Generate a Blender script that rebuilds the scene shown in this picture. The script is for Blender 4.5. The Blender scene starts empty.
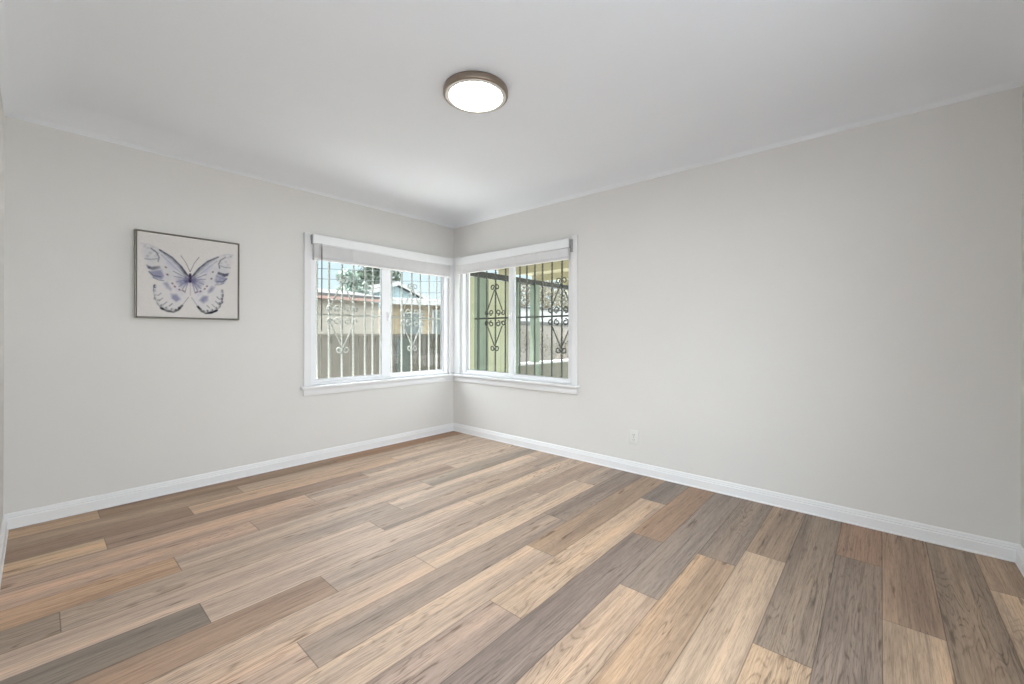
import bpy, bmesh, math, random
import numpy as np
from mathutils import Vector, Matrix

random.seed(7)
scene = bpy.context.scene
COL = scene.collection

# ------------------------------------------------------------------ camera
CAM = Vector((3.6760, -3.1605, 1.1005))
YAW, ROLL, FPX = 0.72233, 0.0028957, 418.53
cd = bpy.data.cameras.new('camera')
cd.sensor_fit = 'HORIZONTAL'
cd.sensor_width = 36.0
cd.lens = FPX / 1024 * 36.0
cd.shift_y = -(342 - 334.606) / 1024
cd.clip_start = 0.02
cam = bpy.data.objects.new('camera', cd)
cam.matrix_world = (Matrix.Translation(CAM) @ Matrix.Rotation(YAW, 4, 'Z') @
                    Matrix.Rotation(math.pi / 2, 4, 'X') @ Matrix.Rotation(ROLL, 4, 'Z'))
COL.objects.link(cam)
scene.camera = cam

# ------------------------------------------------------------------ light
scene.view_settings.view_transform = 'Standard'
scene.view_settings.look = 'None'
scene.view_settings.gamma = 1.0
scene.view_settings.use_curve_mapping = False
scene.view_settings.exposure = 0.26

world = bpy.data.worlds.new('sky')
scene.world = world
world.use_nodes = True
wn, wl = world.node_tree.nodes, world.node_tree.links
wn.clear()
w_out = wn.new('ShaderNodeOutputWorld')
w_bg = wn.new('ShaderNodeBackground')
w_tc = wn.new('ShaderNodeTexCoord')
w_sp = wn.new('ShaderNodeSeparateXYZ')
w_rp = wn.new('ShaderNodeValToRGB')
w_rp.color_ramp.elements[0].position = 0.0
w_rp.color_ramp.elements[0].color = (0.80, 0.89, 0.94, 1)
w_rp.color_ramp.elements[1].position = 0.75
w_rp.color_ramp.elements[1].color = (0.30, 0.50, 0.80, 1)
e_ = w_rp.color_ramp.elements.new(0.22)
e_.color = (0.64, 0.82, 0.93, 1)
w_bg.inputs['Strength'].default_value = 1.0
wl.new(w_tc.outputs['Generated'], w_sp.inputs[0])
wl.new(w_sp.outputs['Z'], w_rp.inputs[0])
# bright sky lobe added behind the camera, out of view, to light the room
FILL_GLOW = 7.5
SKY_BOOST = 7.0
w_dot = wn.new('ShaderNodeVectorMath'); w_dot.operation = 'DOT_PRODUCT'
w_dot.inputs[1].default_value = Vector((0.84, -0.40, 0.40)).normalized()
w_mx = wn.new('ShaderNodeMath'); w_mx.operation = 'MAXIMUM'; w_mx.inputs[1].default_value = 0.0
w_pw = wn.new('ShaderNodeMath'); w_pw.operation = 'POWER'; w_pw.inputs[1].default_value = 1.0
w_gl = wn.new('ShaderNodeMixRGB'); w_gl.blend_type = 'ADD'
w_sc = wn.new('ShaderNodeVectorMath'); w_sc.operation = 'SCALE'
w_sc.inputs[0].default_value = (0.94 * FILL_GLOW, 1.0 * FILL_GLOW, 1.09 * FILL_GLOW)
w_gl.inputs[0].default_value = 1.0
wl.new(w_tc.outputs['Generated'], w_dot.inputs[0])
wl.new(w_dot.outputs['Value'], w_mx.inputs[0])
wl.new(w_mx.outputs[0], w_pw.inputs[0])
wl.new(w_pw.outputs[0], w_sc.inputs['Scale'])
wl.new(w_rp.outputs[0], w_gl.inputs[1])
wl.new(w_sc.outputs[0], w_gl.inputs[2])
# unseen upper sky brightened to push more daylight in, above the clear horizon band
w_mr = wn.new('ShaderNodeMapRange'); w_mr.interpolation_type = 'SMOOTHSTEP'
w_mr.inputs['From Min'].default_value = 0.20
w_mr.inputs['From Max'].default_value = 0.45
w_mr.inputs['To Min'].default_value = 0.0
w_mr.inputs['To Max'].default_value = SKY_BOOST
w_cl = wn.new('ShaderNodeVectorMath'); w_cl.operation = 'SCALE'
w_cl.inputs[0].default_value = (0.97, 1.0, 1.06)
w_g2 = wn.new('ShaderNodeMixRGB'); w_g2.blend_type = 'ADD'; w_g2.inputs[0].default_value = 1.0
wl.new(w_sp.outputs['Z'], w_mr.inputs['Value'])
# ... and boosted more over the side yard, to favour the corner windows
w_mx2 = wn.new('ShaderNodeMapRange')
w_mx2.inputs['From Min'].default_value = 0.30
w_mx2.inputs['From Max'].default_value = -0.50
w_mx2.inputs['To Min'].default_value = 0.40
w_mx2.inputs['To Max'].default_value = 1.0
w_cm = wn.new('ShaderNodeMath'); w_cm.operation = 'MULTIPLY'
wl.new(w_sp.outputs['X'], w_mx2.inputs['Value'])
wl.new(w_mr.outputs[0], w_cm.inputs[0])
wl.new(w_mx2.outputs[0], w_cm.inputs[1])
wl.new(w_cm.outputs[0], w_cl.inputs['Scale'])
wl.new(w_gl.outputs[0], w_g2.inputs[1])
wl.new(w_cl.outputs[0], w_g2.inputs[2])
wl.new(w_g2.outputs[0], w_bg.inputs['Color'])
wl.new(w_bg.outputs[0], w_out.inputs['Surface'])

sd = bpy.data.lights.new('sun', 'SUN')
sd.energy = 12.0
sd.angle = math.radians(0.6)
sd.color = (1.0, 0.97, 0.93)
sun = bpy.data.objects.new('sun', sd)
sun.rotation_euler = Vector((-0.16, -0.26, 0.95)).to_track_quat('Z', 'Y').to_euler()
COL.objects.link(sun)

LAMP_STRENGTH = 42.0      # glowing disc of the ceiling light (its material)
LAMP_COLOR = (0.98, 0.985, 1.0)

# portals that guide the daylight sampling through the windows, added ones included (they emit nothing)
for pl, ps, pr in (((-0.16, -0.84, 1.29), (1.54, 1.26), (1, 0, 0)), ((0.86, 0.16, 1.29), (1.50, 1.26), (0, -1, 0)), ((4.36, -2.30, 1.33), (1.70, 1.45), (-1, 0, 0)), ((3.60, -3.45, 1.23), (1.00, 1.66), (0, 1, 0))):
    pd = bpy.data.lights.new('daylight_portal', 'AREA')
    pd.shape = 'RECTANGLE'
    pd.size, pd.size_y = ps
    pd.cycles.is_portal = True
    po = bpy.data.objects.new('daylight_portal', pd)
    po.location = pl
    po.rotation_euler = (-Vector(pr)).to_track_quat('Z', 'Y').to_euler()
    COL.objects.link(po)

# ------------------------------------------------------------------ helpers
def lin(c):
    return tuple(((v / 255) / 12.92 if v / 255 <= 0.04045 else ((v / 255 + 0.055) / 1.055) ** 2.4) for v in c)


def mat(name, rgb, rough=0.6, metal=0.0, vary=0.05, scale=18.0, bump=0.0, bump_scale=120.0, spec=0.5, linear=False):
    """Principled material whose colour is broken up by a little noise."""
    m = bpy.data.materials.new(name)
    m.use_nodes = True
    nt = m.node_tree
    b = nt.nodes['Principled BSDF']
    c = rgb if linear else lin(rgb)
    b.inputs['Roughness'].default_value = rough
    b.inputs['Metallic'].default_value = metal
    b.inputs['Specular IOR Level'].default_value = spec
    tc = nt.nodes.new('ShaderNodeTexCoord')
    nz = nt.nodes.new('ShaderNodeTexNoise')
    nz.inputs['Scale'].default_value = scale
    nz.inputs['Detail'].default_value = 3
    rp = nt.nodes.new('ShaderNodeValToRGB')
    rp.color_ramp.elements[0].position = 0.3
    rp.color_ramp.elements[1].position = 0.7
    rp.color_ramp.elements[0].color = tuple(v * (1 - vary) for v in c) + (1,)
    rp.color_ramp.elements[1].color = tuple(min(1, v * (1 + vary)) for v in c) + (1,)
    nt.links.new(tc.outputs['Object'], nz.inputs['Vector'])
    nt.links.new(nz.outputs['Fac'], rp.inputs[0])
    nt.links.new(rp.outputs[0], b.inputs['Base Color'])
    if bump:
        n2 = nt.nodes.new('ShaderNodeTexNoise')
        n2.inputs['Scale'].default_value = bump_scale
        bp = nt.nodes.new('ShaderNodeBump')
        bp.inputs['Strength'].default_value = bump
        bp.inputs['Distance'].default_value = 0.01
        nt.links.new(tc.outputs['Object'], n2.inputs['Vector'])
        nt.links.new(n2.outputs['Fac'], bp.inputs['Height'])
        nt.links.new(bp.outputs[0], b.inputs['Normal'])
    return m


def box(bm, x0, x1, y0, y1, z0, z1, bevel=0.0):
    x0, x1 = sorted((x0, x1)); y0, y1 = sorted((y0, y1)); z0, z1 = sorted((z0, z1))
    v = [bm.verts.new(p) for p in ((x0, y0, z0), (x1, y0, z0), (x1, y1, z0), (x0, y1, z0),
                                   (x0, y0, z1), (x1, y0, z1), (x1, y1, z1), (x0, y1, z1))]
    fs = [bm.faces.new([v[i] for i in q]) for q in
          ((0, 3, 2, 1), (4, 5, 6, 7), (0, 1, 5, 4), (1, 2, 6, 5), (2, 3, 7, 6), (3, 0, 4, 7))]
    if bevel:
        es = list({e for f in fs for e in f.edges})
        bmesh.ops.bevel(bm, geom=es, offset=bevel, segments=2, affect='EDGES', profile=0.5)


def tube(bm, pts, r, n=8, closed=False, twist=0.0, phase=0.0):
    """A round (or, with n = 4, square) rod along a polyline; twist in radians per metre."""
    pts = [Vector(p) for p in pts]
    rings, run, up = [], 0.0, None
    for i, p in enumerate(pts):
        a = pts[i - 1] if i else (pts[-1] if closed else p)
        b = pts[i + 1] if i < len(pts) - 1 else (pts[0] if closed else p)
        t = (b - a).normalized()
        if up is None:
            up = Vector((0, 0, 1)) if abs(t.z) < 0.9 else Vector((1, 0, 0))
        s = t.cross(up).normalized()
        up = s.cross(t).normalized()
        if i:
            run += (p - pts[i - 1]).length
        rr = r[i] if isinstance(r, (list, tuple)) else r
        ring = []
        for k in range(n):
            an = 2 * math.pi * k / n + twist * run + phase
            ring.append(bm.verts.new(p + (s * math.cos(an) + up * math.sin(an)) * rr))
        rings.append(ring)
    m = len(rings)
    for i in range(m if closed else m - 1):
        A, B = rings[i], rings[(i + 1) % m]
        for k in range(n):
            bm.faces.new((A[k], A[(k + 1) % n], B[(k + 1) % n], B[k]))
    if not closed:
        bm.faces.new(rings[0][::-1]); bm.faces.new(rings[-1])


def lathe(bm, c, prof, n=48, cap=False):
    """Turned shape about the vertical through c; prof = [(r, z), ...]."""
    rings = []
    for r, z in prof:
        if r < 1e-6:
            rings.append([bm.verts.new((c[0], c[1], z))])
        else:
            rings.append([bm.verts.new((c[0] + r * math.cos(2 * math.pi * k / n), c[1] + r * math.sin(2 * math.pi * k / n), z)) for k in range(n)])
    for A, B in zip(rings, rings[1:]):
        for k in range(n):
            k2 = (k + 1) % n
            if len(A) == 1:
                bm.faces.new((A[0], B[k], B[k2]))
            elif len(B) == 1:
                bm.faces.new((A[k], A[k2], B[0]))
            else:
                bm.faces.new((A[k], A[k2], B[k2], B[k]))


def prism(bm, outline, d):
    """Flat outline (list of 3-D points) given thickness along vector d."""
    d = Vector(d)
    a = [bm.verts.new(p) for p in outline]
    b = [bm.verts.new(Vector(p) + d) for p in outline]
    bm.faces.new(a); bm.faces.new(b[::-1])
    for i in range(len(a)):
        j = (i + 1) % len(a)
        bm.faces.new((a[j], a[i], b[i], b[j]))


BASE = {}


def obj(name, bm, m, parent=None, smooth=False, kind=None):
    """Link a bmesh (world coordinates) as one mesh object, under parent if given."""
    bmesh.ops.recalc_face_normals(bm, faces=bm.faces[:])
    off = BASE.get(parent.name, Vector()) if parent else Vector()
    for v in bm.verts:
        v.co -= off
    me = bpy.data.meshes.new(name)
    bm.to_mesh(me); bm.free()
    for mm in (m if isinstance(m, (list, tuple)) else [m]):
        me.materials.append(mm)
    if smooth:
        for p in me.polygons:
            p.use_smooth = True
        try:
            me.set_sharp_from_angle(angle=math.radians(40))
        except Exception:
            pass
    o = bpy.data.objects.new(name, me)
    COL.objects.link(o)
    if parent:
        o.parent = parent
    BASE[o.name] = off
    if kind:
        o['kind'] = kind
    return o


def tag(o, label, cat, group=None):
    o['label'] = label
    o['category'] = cat
    if group:
        o['group'] = group
    return o


def thing(name, label, cat, loc=(0, 0, 0), group=None):
    o = bpy.data.objects.new(name, None)
    o.empty_display_size = 0.1
    o.location = loc
    COL.objects.link(o)
    BASE[o.name] = Vector(loc)
    return tag(o, label, cat, group)


def holder(name, loc, kind='structure'):
    o = bpy.data.objects.new(name, None)
    o.location = loc
    COL.objects.link(o)
    BASE[o.name] = Vector(loc)
    o['kind'] = kind
    return o


NB = bmesh.new

# ------------------------------------------------------------------ materials
M_wall = mat('wall_paint', (222, 219, 215), 0.75, vary=0.008, scale=3, bump=0.05, bump_scale=160)
M_ceil = mat('ceiling_paint', (238, 241, 246), 0.8, vary=0.006, scale=3, bump=0.04, bump_scale=120)
M_trim = mat('white_trim_paint', (235, 234, 234), 0.35, vary=0.01, scale=8)
M_vinyl = mat('white_vinyl', (240, 240, 242), 0.3, vary=0.01, scale=8)
M_blind = mat('white_blind_slat', (226, 224, 224), 0.45, vary=0.015, scale=20)
M_valance = mat('white_valance', (238, 238, 239), 0.4, vary=0.01, scale=20)
M_cord = mat('white_cord', (225, 223, 220), 0.8)
M_bracket = mat('grey_bracket_metal', (165, 165, 165), 0.45, 0.3)
M_wand = mat('grey_wand', (110, 108, 100), 0.3)
M_plastic = mat('outlet_plastic', (228, 227, 222), 0.35, vary=0.01)
M_slot = mat('outlet_slot', (70, 68, 64), 0.6)
M_screw = mat('outlet_screw', (170, 168, 160), 0.35, 0.6)
M_nickel = mat('brushed_nickel', (150, 136, 124), 0.30, 0.9, vary=0.04, scale=40)
M_ring = mat('pale_lamp_rim', (226, 222, 216), 0.35, 0.1, vary=0.01)
M_frame = mat('champagne_frame', (132, 126, 114), 0.42, 0.3, vary=0.08, scale=30)
M_gap = mat('frame_backing', (96, 92, 86), 0.8)
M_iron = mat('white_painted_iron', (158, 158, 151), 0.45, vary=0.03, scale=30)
M_iron_shade = mat('shaded_white_iron', (71, 71, 65), 0.5, vary=0.06, scale=30)  # darker copy of the white iron, patio shade put into the colour

M_fence = mat('weathered_grey_boards', (75, 71, 64), 0.85, vary=0.10, scale=9)
M_house = mat('beige_stucco', (103, 98, 89), 0.9, vary=0.05, scale=6, bump=0.2)
M_tan = mat('tan_stucco', (100, 89, 70), 0.9, vary=0.07, scale=5, bump=0.2)
M_red = mat('faded_red_eave', (104, 83, 74), 0.8)
M_roof = mat('pale_roll_roofing', (55, 53, 51), 0.9, vary=0.08, scale=4)
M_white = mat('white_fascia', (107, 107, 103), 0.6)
M_teal = mat('grey_teal_siding', (80, 93, 93), 0.8, vary=0.06)
M_dark = mat('dark_window_glass', (70, 74, 72), 0.2)
M_wire = mat('power_cable', (40, 45, 48), 0.6)
M_leaf = mat('dark_leaves', (51, 60, 46), 0.8, vary=0.3, scale=2)
M_leaf2 = mat('pale_leaves', (93, 105, 94), 0.8, vary=0.25, scale=2)
M_leaf3 = mat('dry_hedge_leaves', (80, 76, 62), 0.8, vary=0.35, scale=3)
M_bark = mat('bark', (112, 94, 78), 0.9, vary=0.2)
M_ground = mat('pale_concrete', (226, 225, 222), 0.9, vary=0.08, scale=2)
M_slab = mat('patio_concrete', (186, 180, 168), 0.85, vary=0.08, scale=3)
M_green = mat('pale_green_paint', (134, 136, 110), 0.7, vary=0.05, scale=6)
M_greenpost = mat('green_post_paint', (92, 104, 88), 0.7, vary=0.05, scale=6)
M_beam = mat('dark_green_beam', (28, 29, 22), 0.7, vary=0.08)
M_patioceil = mat('tan_patio_boards', (164, 158, 130), 0.8, vary=0.08, scale=5)
M_curb = mat('patio_wall_block', (95, 93, 82), 0.9, vary=0.1, scale=8)
M_cap = mat('white_wall_cap', (159, 159, 155), 0.7)
M_block = mat('garden_wall_stucco', (80, 75, 68), 0.9, vary=0.14, scale=5, bump=0.3)
M_coping = mat('dark_wall_coping', (40, 40, 36), 0.8)
M_panel = mat('grey_green_panel', (62, 67, 62), 0.8)


def glass_mat():
    m = bpy.data.materials.new('window_glass')
    m.use_nodes = True
    nt = m.node_tree
    nt.nodes.clear()
    out = nt.nodes.new('ShaderNodeOutputMaterial')
    mx = nt.nodes.new('ShaderNodeMixShader')
    tr = nt.nodes.new('ShaderNodeBsdfTransparent')
    gl = nt.nodes.new('ShaderNodeBsdfGlossy')
    tr.inputs[0].default_value = (0.95, 0.97, 0.96, 1)
    gl.inputs['Roughness'].default_value = 0.02
    fr = nt.nodes.new('ShaderNodeFresnel')
    fr.inputs['IOR'].default_value = 1.35
    ge = nt.nodes.new('ShaderNodeNewGeometry')       # reflect once, on the face the ray enters by
    fm = nt.nodes.new('ShaderNodeMath'); fm.operation = 'SUBTRACT'
    fk = nt.nodes.new('ShaderNodeMath'); fk.operation = 'MULTIPLY'
    fm.inputs[0].default_value = 1.0
    nt.links.new(ge.outputs['Backfacing'], fm.inputs[1])
    nt.links.new(fr.outputs[0], fk.inputs[0])
    nt.links.new(fm.outputs[0], fk.inputs[1])
    nt.links.new(fk.outputs[0], mx.inputs[0])
    nt.links.new(tr.outputs[0], mx.inputs[1])
    nt.links.new(gl.outputs[0], mx.inputs[2])
    nt.links.new(mx.outputs[0], out.inputs[0])
    return m


M_glass = glass_mat()


def lamp_mat():
    m = bpy.data.materials.new('lit_lamp_diffuser')
    m.use_nodes = True
    nt = m.node_tree
    nt.nodes.clear()
    out = nt.nodes.new('ShaderNodeOutputMaterial')
    em = nt.nodes.new('ShaderNodeEmission')
    em.inputs[0].default_value = LAMP_COLOR + (1,)
    em.inputs[1].default_value = LAMP_STRENGTH
    nt.links.new(em.outputs[0], out.inputs[0])
    return m


M_lamp = lamp_mat()


def floor_mat():
    m = bpy.data.materials.new('oak_plank_floor')
    m.use_nodes = True
    nt = m.node_tree
    N, L = nt.nodes, nt.links
    b = N['Principled BSDF']
    b.inputs['Specular IOR Level'].default_value = 0.4

    def math_(op, a, c=None, clamp=False):
        n = N.new('ShaderNodeMath'); n.operation = op; n.use_clamp = clamp
        for i, v in enumerate((a, c)):
            if v is None:
                continue
            if isinstance(v, (int, float)):
                n.inputs[i].default_value = v
            else:
                L.new(v, n.inputs[i])
        return n.outputs[0]

    def noise(vec, scale, detail=4, rough=0.6, dist=0.0):
        mp = N.new('ShaderNodeVectorMath'); mp.operation = 'MULTIPLY'
        L.new(vec, mp.inputs[0]); mp.inputs[1].default_value = scale
        n = N.new('ShaderNodeTexNoise')
        n.inputs['Scale'].default_value = 1.0
        n.inputs['Detail'].default_value = detail
        n.inputs['Roughness'].default_value = rough
        n.inputs['Distortion'].default_value = dist
        L.new(mp.outputs[0], n.inputs['Vector'])
        return n.outputs['Fac']

    def ramp(f, stops):
        r = N.new('ShaderNodeValToRGB')
        r.color_ramp.elements[0].position = stops[0][0]
        r.color_ramp.elements[1].position = stops[-1][0]
        r.color_ramp.elements[0].color = stops[0][1] + (1,)
        r.color_ramp.elements[1].color = stops[-1][1] + (1,)
        for p, c in stops[1:-1]:
            r.color_ramp.elements.new(p).color = c + (1,)
        L.new(f, r.inputs[0])
        return r.outputs[0]

    def mul(a, c):
        n = N.new('ShaderNodeMix'); n.data_type = 'RGBA'; n.blend_type = 'MULTIPLY'
        n.inputs[0].default_value = 1.0
        L.new(a, n.inputs[6]); L.new(c, n.inputs[7])
        return n.outputs[2]

    tone = N.new('ShaderNodeAttribute'); tone.attribute_name = 'tone'
    seed = N.new('ShaderNodeAttribute'); seed.attribute_name = 'seed'
    uv = N.new('ShaderNodeUVMap'); uv.uv_map = 'plank'
    ue = N.new('ShaderNodeUVMap'); ue.uv_map = 'edge'
    s1 = N.new('ShaderNodeSeparateXYZ'); L.new(uv.outputs[0], s1.inputs[0])
    s2 = N.new('ShaderNodeSeparateXYZ'); L.new(ue.outputs[0], s2.inputs[0])
    u, v = s1.outputs[0], s1.outputs[1]
    cb = N.new('ShaderNodeCombineXYZ')
    L.new(u, cb.inputs[0]); L.new(v, cb.inputs[1]); L.new(seed.outputs['Fac'], cb.inputs[2])
    P = cb.outputs[0]
    g = lambda x: (x, x, x)
    # broad change of tone across and along a plank
    broad = ramp(noise(P, (11, 0.55, 37), 3, 0.5), [(0.30, (0.70, 0.695, 0.71)), (0.5, g(0.98)), (0.70, (1.22, 1.17, 1.10))])
    # long fibres
    fib = ramp(noise(P, (120, 2.6, 53), 5, 0.65, 0.15), [(0.30, g(0.66)), (0.5, g(1.0)), (0.70, g(1.18))])
    pores = ramp(noise(P, (330, 14, 91), 3, 0.7), [(0.32, g(0.68)), (0.48, g(1.0)), (0.75, g(1.10))])
    # cathedral figure: contour lines of a stretched noise, only in places
    h = noise(P, (9, 0.9, 71), 2, 0.5, 0.5)
    fr = math_('FRACT', math_('MULTIPLY', h, 22.0))
    line = math_('SUBTRACT', 1.0, math_('MULTIPLY', math_('ABSOLUTE', math_('SUBTRACT', fr, 0.5)), 5.0, clamp=True), clamp=True)
    mask = math_('MULTIPLY', math_('SUBTRACT', noise(P, (3, 0.8, 23), 2), 0.46), 5.0, clamp=True)
    rag = math_('MULTIPLY', math_('SUBTRACT', noise(P, (90, 9, 13), 3), 0.40), 6.0, clamp=True)
    cath = math_('MULTIPLY', math_('MULTIPLY', math_('MULTIPLY', line, mask), rag), 0.8)
    cathc = ramp(cath, [(0.0, g(1.0)), (1.0, (0.25, 0.22, 0.20))])
    # small dark splits and knots
    kn = ramp(noise(P, (34, 4.5, 97), 2, 0.5), [(0.0, g(1.0)), (0.66, g(1.0)), (0.75, (0.50, 0.45, 0.42)), (1.0, (0.32, 0.28, 0.25))])
    # joints between boards
    eu = math_('MINIMUM', u, math_('SUBTRACT', 0.1743, u))
    ev = math_('MINIMUM', v, s2.outputs[0])
    e = math_('MINIMUM', eu, ev)
    seam = ramp(math_('DIVIDE', e, 0.004), [(0.12, g(0.45)), (0.5, g(0.88)), (0.85, g(1.0))])
    c = mul(mul(mul(mul(mul(mul(tone.outputs['Color'], broad), fib), pores), cathc), kn), seam)
    L.new(c, b.inputs['Base Color'])
    ro = math_('ADD', math_('MULTIPLY', noise(P, (60, 4, 9), 3), 0.14), 0.50)
    L.new(ro, b.inputs['Roughness'])
    bp = N.new('ShaderNodeBump')
    bp.inputs['Strength'].default_value = 0.12
    bp.inputs['Distance'].default_value = 0.003
    L.new(math_('ADD', noise(P, (160, 7, 5), 4), math_('MULTIPLY', math_('MINIMUM', math_('DIVIDE', e, 0.003), 1.0), 0.8)), bp.inputs['Height'])
    L.new(bp.outputs[0], b.inputs['Normal'])
    return m


M_floor = floor_mat()

# ------------------------------------------------------------------ room shell
RX, RY, H = 4.187, -3.283, 2.40         # right wall length, left wall length, ceiling height
WT = 0.15                               # wall thickness
TOP = 2.50
OPEN_Z0, OPEN_Z1 = 0.655, 1.915
LA0, LA1 = 0.07, 1.61                   # left window opening, distance from the corner
RA0, RA1 = 0.11, 1.61

bm = NB()
box(bm, -WT, 0, RY - WT, -LA1, -0.3, TOP)
box(bm, -WT, 0, -LA0, WT, -0.3, TOP)
box(bm, -WT, 0, -LA1, -LA0, -0.3, OPEN_Z0)
box(bm, -WT, 0, -LA1, -LA0, OPEN_Z1, TOP)
obj('wall_left', bm, M_wall, kind='structure')
bm = NB()
box(bm, 0, RA0, 0, WT, -0.3, TOP)
box(bm, RA1, RX + WT, 0, WT, -0.3, TOP)
box(bm, RA0, RA1, 0, WT, -0.3, OPEN_Z0)
box(bm, RA0, RA1, 0, WT, OPEN_Z1, TOP)
obj('wall_right', bm, M_wall, kind='structure')
BY0, BY1, BZ0, BZ1 = -3.15, -1.45, 0.60, 2.06      # window added behind the camera to light the room
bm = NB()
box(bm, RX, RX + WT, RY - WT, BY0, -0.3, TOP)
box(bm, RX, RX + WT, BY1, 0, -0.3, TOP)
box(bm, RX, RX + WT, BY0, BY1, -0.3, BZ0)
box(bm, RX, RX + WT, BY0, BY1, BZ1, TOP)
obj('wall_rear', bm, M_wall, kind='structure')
FX0, FX1, FZ0 = 3.10, 4.10, 0.40                            # and another added beside it, also for fill
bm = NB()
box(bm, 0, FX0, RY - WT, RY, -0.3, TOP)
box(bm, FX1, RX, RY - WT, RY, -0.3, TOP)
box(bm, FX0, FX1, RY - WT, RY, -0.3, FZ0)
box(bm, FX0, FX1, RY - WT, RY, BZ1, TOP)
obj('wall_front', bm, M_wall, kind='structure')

# ceiling with a coved edge
bm = NB()
rings = []
CR, CZ = 0.24, 0.085
for i in range(13):
    t = math.pi / 2 * i / 12
    u = i / 12
    d, z = CR * u, H - CZ * (1 - u) ** 1.8
    rings.append([bm.verts.new(p) for p in ((d, -d, z), (RX - d, -d, z), (RX - d, RY + d, z), (d, RY + d, z))])
for A, B in zip(rings, rings[1:]):
    for k in range(4):
        bm.faces.new((A[k], A[(k + 1) % 4], B[(k + 1) % 4], B[k]))
bm.faces.new(rings[-1])
ceil = obj('ceiling', bm, M_ceil, smooth=True, kind='structure')
bm = NB(); box(bm, -0.365, RX + WT + 0.6, RY - WT - 1.2, 0.2, TOP, TOP + 0.12)  # unseen rear and front overhangs sized to keep sun out of added windows
roof = obj('roof', bm, M_roof, kind='structure')

# floor: every plank laid out row by row from the left wall
E0, PW, PL = 0.0225, 0.1743, 1.455
ROWS = [  # (position of one end joint, tones from the window wall towards the camera)
    (-1.454, [(150, 108, 76), (156, 124, 96), (182, 148, 116)]),
    (-0.756, [(188, 166, 144), (184, 158, 136), (150, 126, 104), (146, 122, 100)]),
    (-1.071, [(190, 168, 149), (190, 160, 134), (136, 110, 92)]),
    (-1.465, [(184, 163, 144), (154, 126, 108), (192, 162, 130)]),
    (-0.493, [(184, 164, 147), (178, 157, 141), (174, 145, 126)]),
    (-0.879, [(180, 160, 143), (158, 134, 118), (187, 154, 133)]),
    (-1.259, [(150, 137, 124), (180, 159, 143), (176, 138, 106)]),
    (-0.190, [(170, 150, 134), (186, 166, 149), (150, 133, 120), (138, 122, 108)]),
    (-0.412, [(150, 134, 122), (154, 135, 121), (188, 164, 147)]),
    (-1.265, [(182, 161, 142), (190, 166, 148), (110, 101, 93)]),
    (-0.853, [(142, 124, 112), (166, 146, 131), (158, 126, 103)]),
    (-0.464, [(150, 134, 122), (184, 161, 141), (184, 157, 136)]),
    (-1.090, [(128, 113, 104), (146, 128, 116), (182, 153, 133)]),
    (-1.462, [(148, 121, 98), (186, 160, 138), (180, 152, 132)]),
    (-0.464, [(108, 100, 95), (182, 154, 128), (156, 133, 121)]),
    (-0.966, [(142, 110, 86), (122, 107, 100), (170, 142, 122)]),
    (-1.454, [(117, 105, 99), (174, 146, 122), (170, 140, 118)]),
    (-0.957, [(112, 99, 91), (156, 127, 100), (160, 132, 108)]),
    (-0.763, [(124, 104, 87), (172, 147, 122), (150, 126, 104)]),
    (-1.465, [(116, 101, 88), (164, 136, 107), (150, 128, 106)]),
    (-0.502, [(118, 90, 73), (100, 87, 79), (150, 128, 108)]),
    (-0.988, [(122, 98, 80), (160, 136, 111), (140, 118, 98)]),
    (-0.040, [(112, 96, 82), (114, 98, 83), (150, 128, 106), (140, 120, 100)]),
    (-0.424, [(130, 108, 88), (166, 143, 118), (150, 126, 102)]),
]
FLOOR_GAIN = 1.30
bm = NB()
uvp = bm.loops.layers.uv.new('plank')
uve = bm.loops.layers.uv.new('edge')
tones, seeds = [], []
rnd = random.Random(3)
for i, (j0, cols) in enumerate(ROWS):
    xa, xb = E0 + PW * i, E0 + PW * (i + 1)
    if i == 0:
        xa = 0.0
    xb = min(xb, RX)
    cuts = [0.0]
    j = j0
    while j > RY:
        if j < -0.02:
            cuts.append(j)
        j -= PL
    cuts.append(RY)
    for k in range(len(cuts) - 1):
        y1, y0 = cuts[k], cuts[k + 1]
        c = cols[min(k, len(cols) - 1)]
        full0 = y1 - PL if k else y0           # where the board would end uncut
        vs = [bm.verts.new(p) for p in ((xa, y0, 0), (xb, y0, 0), (xb, y1, 0), (xa, y1, 0))]
        f = bm.faces.new(vs)
        flip = rnd.random() < 0.5
        for lp in f.loops:
            x, y = lp.vert.co.x, lp.vert.co.y
            uu = x - (E0 + PW * i)
            lp[uvp].uv = (uu, y - y0 + (0.02 if y0 == RY else 0))
            lp[uve].uv = (y1 - y + (0.02 if y1 == 0 else 0), 0)
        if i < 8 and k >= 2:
            c = [q * 1.07 for q in c]  # near-left boards lightened to stand in for light missing there
        c = [c[0] * 1.0, c[1] * 0.975, c[2] * 0.945]
        c = [m_ + 0.70 * (q - m_) for q, m_ in zip(c, (160, 139, 121))]
        gm = sum(c) / 3
        c = [gm + 0.84 * (q - gm) for q in c]
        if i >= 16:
            c = [q * (1.0 + 0.02 * (i - 15)) for q in c]  # right rows lightened step by step, making up for dim light in the tone
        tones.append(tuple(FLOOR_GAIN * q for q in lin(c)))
        seeds.append(rnd.random() * 10)
bm.normal_update()
me = bpy.data.meshes.new('floor')
bm.to_mesh(me); bm.free()
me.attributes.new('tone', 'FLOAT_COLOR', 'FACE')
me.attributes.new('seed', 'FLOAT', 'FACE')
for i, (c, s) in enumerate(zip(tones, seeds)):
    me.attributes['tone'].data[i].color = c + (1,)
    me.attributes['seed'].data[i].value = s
me.materials.append(M_floor)
fl = bpy.data.objects.new('floor', me)
fl['kind'] = 'structure'
COL.objects.link(fl)
bm = NB(); box(bm, 0, RX, RY, 0, -0.3, -0.004)
obj('subfloor', bm, M_slab, kind='structure')

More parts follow.
